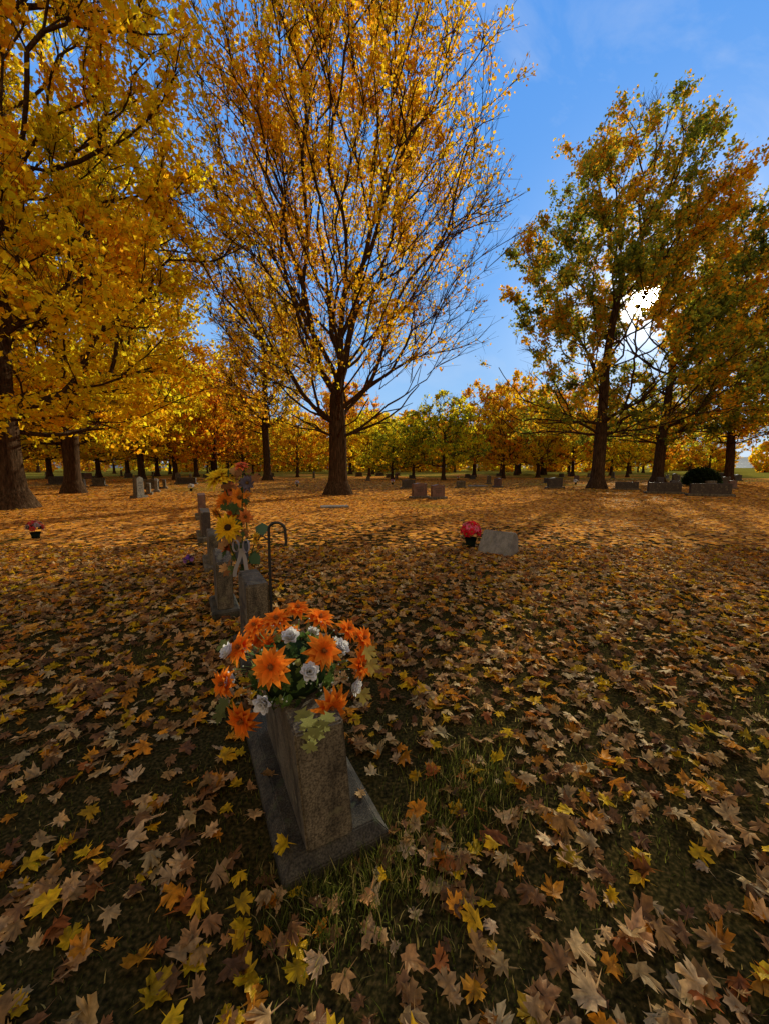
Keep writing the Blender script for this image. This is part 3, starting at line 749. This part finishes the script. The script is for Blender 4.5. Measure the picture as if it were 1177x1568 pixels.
def front_flowers():
    C = np.array([-.405, 1.63, .70]); rad = np.array([.205, .205, .175])
    fb = FB(); org = (.92, .14, .006); tip = (.94, .30, .03); cen = (.35, .12, .03)
    cam = np.array([0, 0, CAMH]); wh = (.86, .83, .78)
    def hit(x, y):
        d = ray(x, y); o = (cam-C)/rad; dd = d/rad
        a = dd @ dd; b = 2*o @ dd; c = o @ o-1; D = b*b-4*a*c
        t = -b/(2*a) if D < 0 else (-b-math.sqrt(D))/(2*a)
        p = cam+d*t; nn = (p-C)/rad**2; return p, nn/np.linalg.norm(nn)
    F1 = [(428, 965, .062), (483, 962, .060), (422, 1025, .068), (486, 1005, .066), (386, 1085, .07), (495, 1070, .07), (537, 1018, .062), (383, 1000, .06), (541, 985, .052), (362, 1042, .056), (455, 948, .05), (520, 975, .05), (400, 972, .05)]
    F2 = [(446, 988), (469, 1030), (413, 1066), (374, 1038), (526, 1046), (366, 1004), (508, 1000)]
    dirs_used = []
    for x, y, r in F1:
        p, n = hit(x, y); n2 = n*.75+np.array([.12, -.45, .15]); daisy(fb, p+n*.04, n2, r*1.3, org, tip, cen, 12, 2, .40, .12); dirs_used.append(n)
    for x, y in F2:
        p, n = hit(x, y); rose(fb, p+n*.04, n+np.array([0, -.3, .2]), .042, wh); dirs_used.append(n)
    for i in range(70):
        n = unit(rg.normal(size=3)); n[2] = abs(n[2])*.9-.15
        n = unit(n)
        if min([np.linalg.norm(n-u) for u in dirs_used]) < .42: continue
        if n[1] < -.1: continue
        p = C+n*rad; dirs_used.append(n)
        if rg.uniform() < .6: daisy(fb, p+n*.03, n, .072, org, tip, cen, 11, 2, .38, .14)
        else: rose(fb, p+n*.02, n, .036, wh)
    for i in range(260):
        n = unit(rg.normal(size=3)); n[2] = n[2]*.9+.1
        n = unit(n)
        p = C+n*rad*.8; t = unit(np.cross(n, rg.normal(size=3)))
        leaf_sprig(fb, p, n*.8+t*.8, n, rg.uniform(.045, .075), [(.09, .15, .03), (.15, .22, .05), (.045, .08, .02), (.26, .27, .08)][rg.integers(4)], rg.uniform() < .6)
    for i in range(90):
        n = unit(rg.normal(size=3)); n[2] = abs(n[2])*.9-.1; n = unit(n)
        p = C+n*rad; q_ = p+n*rg.uniform(.03, .055); fb.tube([p, q_], .0012, (.2, .3, .1), 3)
        a = basis(n); ring = np.array([q_+(a[1]*math.cos(x)+a[2]*math.sin(x))*.004 for x in np.arange(5)*1.2566]); fb.fan(q_+n*.004, ring, np.array((.6, .62, .5)))
    for (x, y, d, L) in ((470, 1112, 1.33, .11), (482, 1128, 1.32, .12), (497, 1118, 1.34, .10), (478, 1150, 1.315, .09), (460, 1100, 1.36, .10), (505, 1105, 1.36, .09)):
        p = PD(x, y-14, d); leaf_sprig(fb, p, np.array([rg.normal()*.25, -.08, -1.0]), np.array([.25, -1, .15]), L, (.28, .28, .09))
    for (x, y) in ((556, 995), (560, 1015), (548, 1060), (350, 1075), (345, 1090), (352, 985)):
        p = PD(x, y, 1.66); leaf_sprig(fb, p, np.array([(x-450)/100, -.2, -.3]), np.array([0, -.6, .8]), .11, (.34, .26, .06) if x > 500 else (.12, .13, .04))
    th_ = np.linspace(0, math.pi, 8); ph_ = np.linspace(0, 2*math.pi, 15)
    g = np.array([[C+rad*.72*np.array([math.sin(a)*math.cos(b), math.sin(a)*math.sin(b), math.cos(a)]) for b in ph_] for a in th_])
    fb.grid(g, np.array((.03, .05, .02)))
    obj('orange_flower_arrangement', fb.build('orange_flowers'))
front_flowers()

def sunflower_stack():
    fb = FB(); D = 3.55
    q = lambda x, y, dd=0: PD(x, y, D+dd)
    base = q(372, 880)
    stem = (.06, .10, .03)
    for (x, y) in ((350, 805), (342, 735), (365, 765), (372, 715), (335, 785), (375, 745), (390, 830)):
        fb.tube([base, (base+q(x, y))/2+rg.normal(size=3)*.03, q(x, y)], .006, stem, 5)
    nrm = np.array([.15, -1, .25])
    daisy(fb, q(350, 808, -.12), nrm, .14, (.88, .42, .01), (.93, .58, .02), (.06, .03, .015), 16, 2, .3, .36)
    daisy(fb, q(336, 735), np.array([-.3, -.6, .9]), .15, (.85, .5, .01), (.93, .65, .03), (.3, .2, .03), 15, 3, .3, .2)
    daisy(fb, q(352, 728, .05), np.array([.3, -.4, 1]), .13, (.85, .5, .01), (.93, .65, .03), (.3, .2, .03), 13, 2, .3, .2)
    for (x, y, r, c) in ((345, 768, .10, (.8, .22, .02)), (368, 762, .11, (.85, .28, .03)), (360, 785, .09, (.8, .16, .02)), (334, 785, .09, (.8, .32, .03)), (376, 790, .08, (.7, .22, .05)), (370, 715, .09, (.75, .14, .05)), (378, 740, .08, (.15, .12, .14)), (395, 825, .08, (.85, .5, .04)), (345, 835, .08, (.75, .17, .03)), (355, 750, .09, (.85, .3, .12)), (362, 805, .08, (.8, .25, .04))):
        daisy(fb, q(x, y, rg.uniform(-.08, .08)), nrm+rg.normal(size=3)*.4, r, c, np.array(c)*1.25, (.2, .1, .03), 9, 2, .42, .18)
    for i in range(80):
        y = rg.uniform(720, 875); x = 362+rg.normal()*12
        leaf_sprig(fb, q(x, y, rg.uniform(-.1, .1)), np.array([rg.normal(), rg.normal()*.6, rg.normal()*.6]), np.array([0, -1, .6]), rg.uniform(.08, .15), [(.07, .10, .03), (.14, .16, .05), (.25, .11, .04), (.42, .22, .08)][rg.integers(4)])
    leaf_sprig(fb, q(392, 812), np.array([1, 0, .3]), np.array([0, -1, .6]), .2, (.08, .14, .08), False)
    leaf_sprig(fb, q(385, 850), np.array([.5, 0, -.6]), np.array([0, -1, .6]), .18, (.08, .14, .06), False)
    for (x, y, w_, h_) in ((372, 836, .035, .06), (366, 836, -.035, .055)):
        c = q(x, y, -.15); k = np.linspace(0, 2*math.pi, 14)
        path = np.array([c+np.array([w_*(1-math.cos(t))*.8, 0, h_*math.sin(t)]) for t in k])
        fb.grid(np.stack([path+np.array([0, -.02, 0]), path+np.array([0, .02, 0])], 1), np.array((.38, .32, .28)))
    for dx in (-.04, .05):
        c = q(368, 840, -.16); path = np.array([c+np.array([dx*t*1.5+.01*math.sin(t*6), 0, -.26*t]) for t in np.linspace(0, 1, 8)])
        fb.grid(np.stack([path-np.array([.016, 0, 0]), path+np.array([.016, .01, 0])], 1), np.array((.38, .34, .3)))
    z0 = .70; prof = [(.04, z0), (.055, z0+.06), (.06, z0+.14), (.075, z0+.20), (.065, z0+.2)]
    cx, cy = base[0], base[1]; an = np.linspace(0, 2*math.pi, 17)
    g = np.array([[[cx+r*math.cos(a), cy+r*math.sin(a), z] for a in an] for r, z in prof])
    fb.grid(g, np.array((.12, .12, .12)))
    obj('sunflower_arrangement', fb.build('sunflowers'))
sunflower_stack()

def hook():
    fb = FB(); b = PD(415, 930, 2.95); b[2] = 0; top = PD(415, 812, 2.95)[2]
    pts = [b, b+np.array([0, 0, top*.5]), b+np.array([.003, 0, top])]
    for a in np.linspace(math.pi, 0.0, 9)[1:]:
        pts.append(b+np.array([.065+.065*math.cos(a), 0, top+.06*math.sin(a)]))
    pts.append(b+np.array([.135, 0, top-.09])); pts.append(b+np.array([.128, 0, top-.12]))
    pp = []
    for i in range(len(pts)-1):
        for t in (0, .5): pp.append(pts[i]*(1-t)+pts[i+1]*t)
    pp.append(pts[-1])
    fb.tube(pp, .011, (.02, .02, .02), 8)
    for k in (-1, 1):
        fb.tube([b+np.array([.0, 0, .06]), b+np.array([k*.07, 0, .055]), b+np.array([k*.085, 0, -.02])], .006, (.02, .02, .02), 6)
    fb.tube([b+np.array([0, 0, top*.93]), b+np.array([-.06, 0, top*.97]), b+np.array([-.08, 0, top*.93])], .006, (.02, .02, .02), 6)
    obj('shepherd_hook', fb.build('hook', [M_METAL]))
hook()

def pot(name, loc, R, cols, pr=.12, ph=.22, n=12):
    fb = FB(); loc = np.array(loc, float); an = np.linspace(0, 2*math.pi, 17)
    g = np.array([[loc+np.array([r*math.cos(a), r*math.sin(a), z]) for a in an] for r, z in ((.001, 0), (pr*.7, 0), (pr*.8, ph*.5), (pr, ph), (pr*1.08, ph), (pr*.9, ph*.96), (.001, ph*.9))])
    fb.grid(g, np.array((.02, .03, .02)))
    C = loc+np.array([0, 0, ph+R*.55])
    for i in range(n):
        t = i/n; a = i*2.4; zz = 1-1.25*t; r = math.sqrt(max(0, 1-zz*zz)); nn = np.array([r*math.cos(a), r*math.sin(a), zz])
        c = cols[i % len(cols)]
        daisy(fb, C+nn*R*.75, nn, R*.42, c, np.array(c)*1.3, (.4, .3, .05), 8, 2, .5, .15)
    for i in range(60):
        nn = unit(rg.normal(size=3)); nn[2] = abs(nn[2])*.8-.2
        leaf_sprig(fb, C+nn*R*.5, nn, np.array([.1, -.2, 1]), R*.5, (.04, .08, .02))
    obj(name, fb.build(name))
q = P(719, 838); pot('potted_flowers', q, .22, [(.75, .03, .05), (.8, .15, .22), (.65, .02, .03)], .12, .2, 22)
q = P(55, 824); pot('potted_flowers', q, .18, [(.5, .05, .05), (.3, .2, .2)], .1, .14)
q = P(290, 868); pot('potted_flowers', q, .09, [(.2, .06, .4), (.4, .15, .5)], .05, .06, 8)
for (x, y, c) in ((600, 742, (.6, .1, .1)), (455, 745, (.7, .5, .5)), (880, 742, (.7, .6, .6)), (293, 752, (.6, .5, .4)), (700, 735, (.6, .05, .1))):
    q = P(x, y); pot('potted_flowers', q, .22, [c, (.7, .7, .7)], .1, .18, 8)

# ------------------------------------------------------------------ light
w = bpy.data.worlds.new('World'); scene.world = w; w.use_nodes = True; nt = w.node_tree; nt.nodes.clear(); L = nt.links
out = nt.nodes.new('ShaderNodeOutputWorld'); bg = nt.nodes.new('ShaderNodeBackground')
sky = nt.nodes.new('ShaderNodeTexSky'); sky.sky_type = 'NISHITA'; sky.sun_disc = False
elev = math.asin(SUN[2]); azm = math.atan2(SUN[0], SUN[1])
sky.sun_elevation = elev; sky.sun_rotation = azm; sky.air_density = 1.0; sky.dust_density = 0.3; sky.ozone_density = 2.0; sky.altitude = 200
tc = nt.nodes.new('ShaderNodeTexCoord')
dot = N(nt, 'ShaderNodeVectorMath', operation='DOT_PRODUCT'); nrmz = N(nt, 'ShaderNodeVectorMath', operation='NORMALIZE')
L.new(tc.outputs['Generated'], nrmz.inputs[0]); L.new(nrmz.outputs[0], dot.inputs[0]); dot.inputs[1].default_value = tuple(SUN)
def powterm(e, k):
    mx = N(nt, 'ShaderNodeMath', operation='MAXIMUM'); L.new(dot.outputs['Value'], mx.inputs[0]); mx.inputs[1].default_value = 0
    p = N(nt, 'ShaderNodeMath', operation='POWER'); L.new(mx.outputs[0], p.inputs[0]); p.inputs[1].default_value = e
    m_ = N(nt, 'ShaderNodeMath', operation='MULTIPLY'); L.new(p.outputs[0], m_.inputs[0]); m_.inputs[1].default_value = k
    return m_
t1 = powterm(9000, 1200); t2 = powterm(700, 12); t3 = powterm(60, 3.5)
ad = N(nt, 'ShaderNodeMath', operation='ADD'); L.new(t1.outputs[0], ad.inputs[0]); L.new(t2.outputs[0], ad.inputs[1])
ad2 = N(nt, 'ShaderNodeMath', operation='ADD'); L.new(ad.outputs[0], ad2.inputs[0]); L.new(t3.outputs[0], ad2.inputs[1])
cx = N(nt, 'ShaderNodeMixRGB', blend_type='MULTIPLY'); cx.inputs['Fac'].default_value = 1; cx.inputs['Color1'].default_value = (1, .88, .66, 1); L.new(ad2.outputs[0], cx.inputs['Color2'])
mp = N(nt, 'ShaderNodeMapping'); mp.inputs['Scale'].default_value = (2.2, 6.0, 3.0); mp.inputs['Rotation'].default_value = (0.3, 0.5, 0.6)
L.new(nrmz.outputs[0], mp.inputs['Vector'])
cn = N(nt, 'ShaderNodeTexNoise'); cn.inputs['Scale'].default_value = 1.7; cn.inputs['Detail'].default_value = 6; cn.inputs['Roughness'].default_value = .6; cn.inputs['Distortion'].default_value = .5
L.new(mp.outputs[0], cn.inputs['Vector'])
cr = ramp(nt, [(.52, 0.0), (.85, .28)]); L.new(cn.outputs['Fac'], cr.inputs['Fac'])
hsv = N(nt, 'ShaderNodeHueSaturation'); hsv.inputs['Saturation'].default_value = 1.15; hsv.inputs['Value'].default_value = 2.7
L.new(sky.outputs['Color'], hsv.inputs['Color'])
sz = N(nt, 'ShaderNodeSeparateXYZ'); L.new(nrmz.outputs[0], sz.inputs[0])
k = 1/.15
capr = ramp(nt, [(0.0, (.70, .82, .93)), (.14, (.36, .61, .95)), (.40, (.165, .43, .93)), (.8, (.095, .32, .85))])
L.new(sz.outputs['Z'], capr.inputs['Fac'])
capm = N(nt, 'ShaderNodeVectorMath', operation='SCALE'); capm.inputs['Scale'].default_value = k; L.new(capr.outputs['Color'], capm.inputs[0])
dk = N(nt, 'ShaderNodeVectorMath', operation='MINIMUM'); L.new(hsv.outputs['Color'], dk.inputs[0]); L.new(capm.outputs[0], dk.inputs[1])
cm = N(nt, 'ShaderNodeMixRGB'); cm.inputs['Color2'].default_value = (5.5, 5.8, 6.2, 1); L.new(cr.outputs['Color'], cm.inputs['Fac'])
L.new(dk.outputs[0], cm.inputs['Color1'])
# warm fill light added to the unseen sky behind the camera, lifts shaded areas
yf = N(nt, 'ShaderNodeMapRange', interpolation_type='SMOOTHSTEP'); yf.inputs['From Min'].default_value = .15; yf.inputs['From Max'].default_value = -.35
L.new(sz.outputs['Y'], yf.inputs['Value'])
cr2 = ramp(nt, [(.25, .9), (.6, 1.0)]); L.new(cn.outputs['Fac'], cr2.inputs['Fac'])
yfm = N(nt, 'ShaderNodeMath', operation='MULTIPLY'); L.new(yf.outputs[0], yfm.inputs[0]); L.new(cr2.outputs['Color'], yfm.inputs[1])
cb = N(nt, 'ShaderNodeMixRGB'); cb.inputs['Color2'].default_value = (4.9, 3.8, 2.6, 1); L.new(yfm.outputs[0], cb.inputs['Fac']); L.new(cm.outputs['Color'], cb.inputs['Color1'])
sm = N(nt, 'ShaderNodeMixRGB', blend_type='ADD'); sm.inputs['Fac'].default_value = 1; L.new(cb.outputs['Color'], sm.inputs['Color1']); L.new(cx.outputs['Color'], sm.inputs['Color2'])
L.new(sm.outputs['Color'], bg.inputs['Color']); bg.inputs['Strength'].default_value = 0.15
L.new(bg.outputs[0], out.inputs['Surface'])

sl = bpy.data.lights.new('sun', 'SUN'); sl.energy = 5.0; sl.angle = math.radians(.5); sl.color = (1, .93, .72)
so = bpy.data.objects.new('sun', sl); scene.collection.objects.link(so)
so.rotation_euler = Vector(SUN).to_track_quat('Z', 'Y').to_euler(); so.location = (20, 30, 40)

cam = bpy.data.cameras.new('camera'); co = bpy.data.objects.new('camera', cam); scene.collection.objects.link(co)
cam.sensor_fit = 'VERTICAL'; cam.sensor_height = 24; cam.lens = 24*F/1568; cam.clip_end = 5000; cam.clip_start = .05
co.location = (0, 0, CAMH); co.rotation_euler = (math.pi/2-PITCH, 0, 0)
scene.camera = co
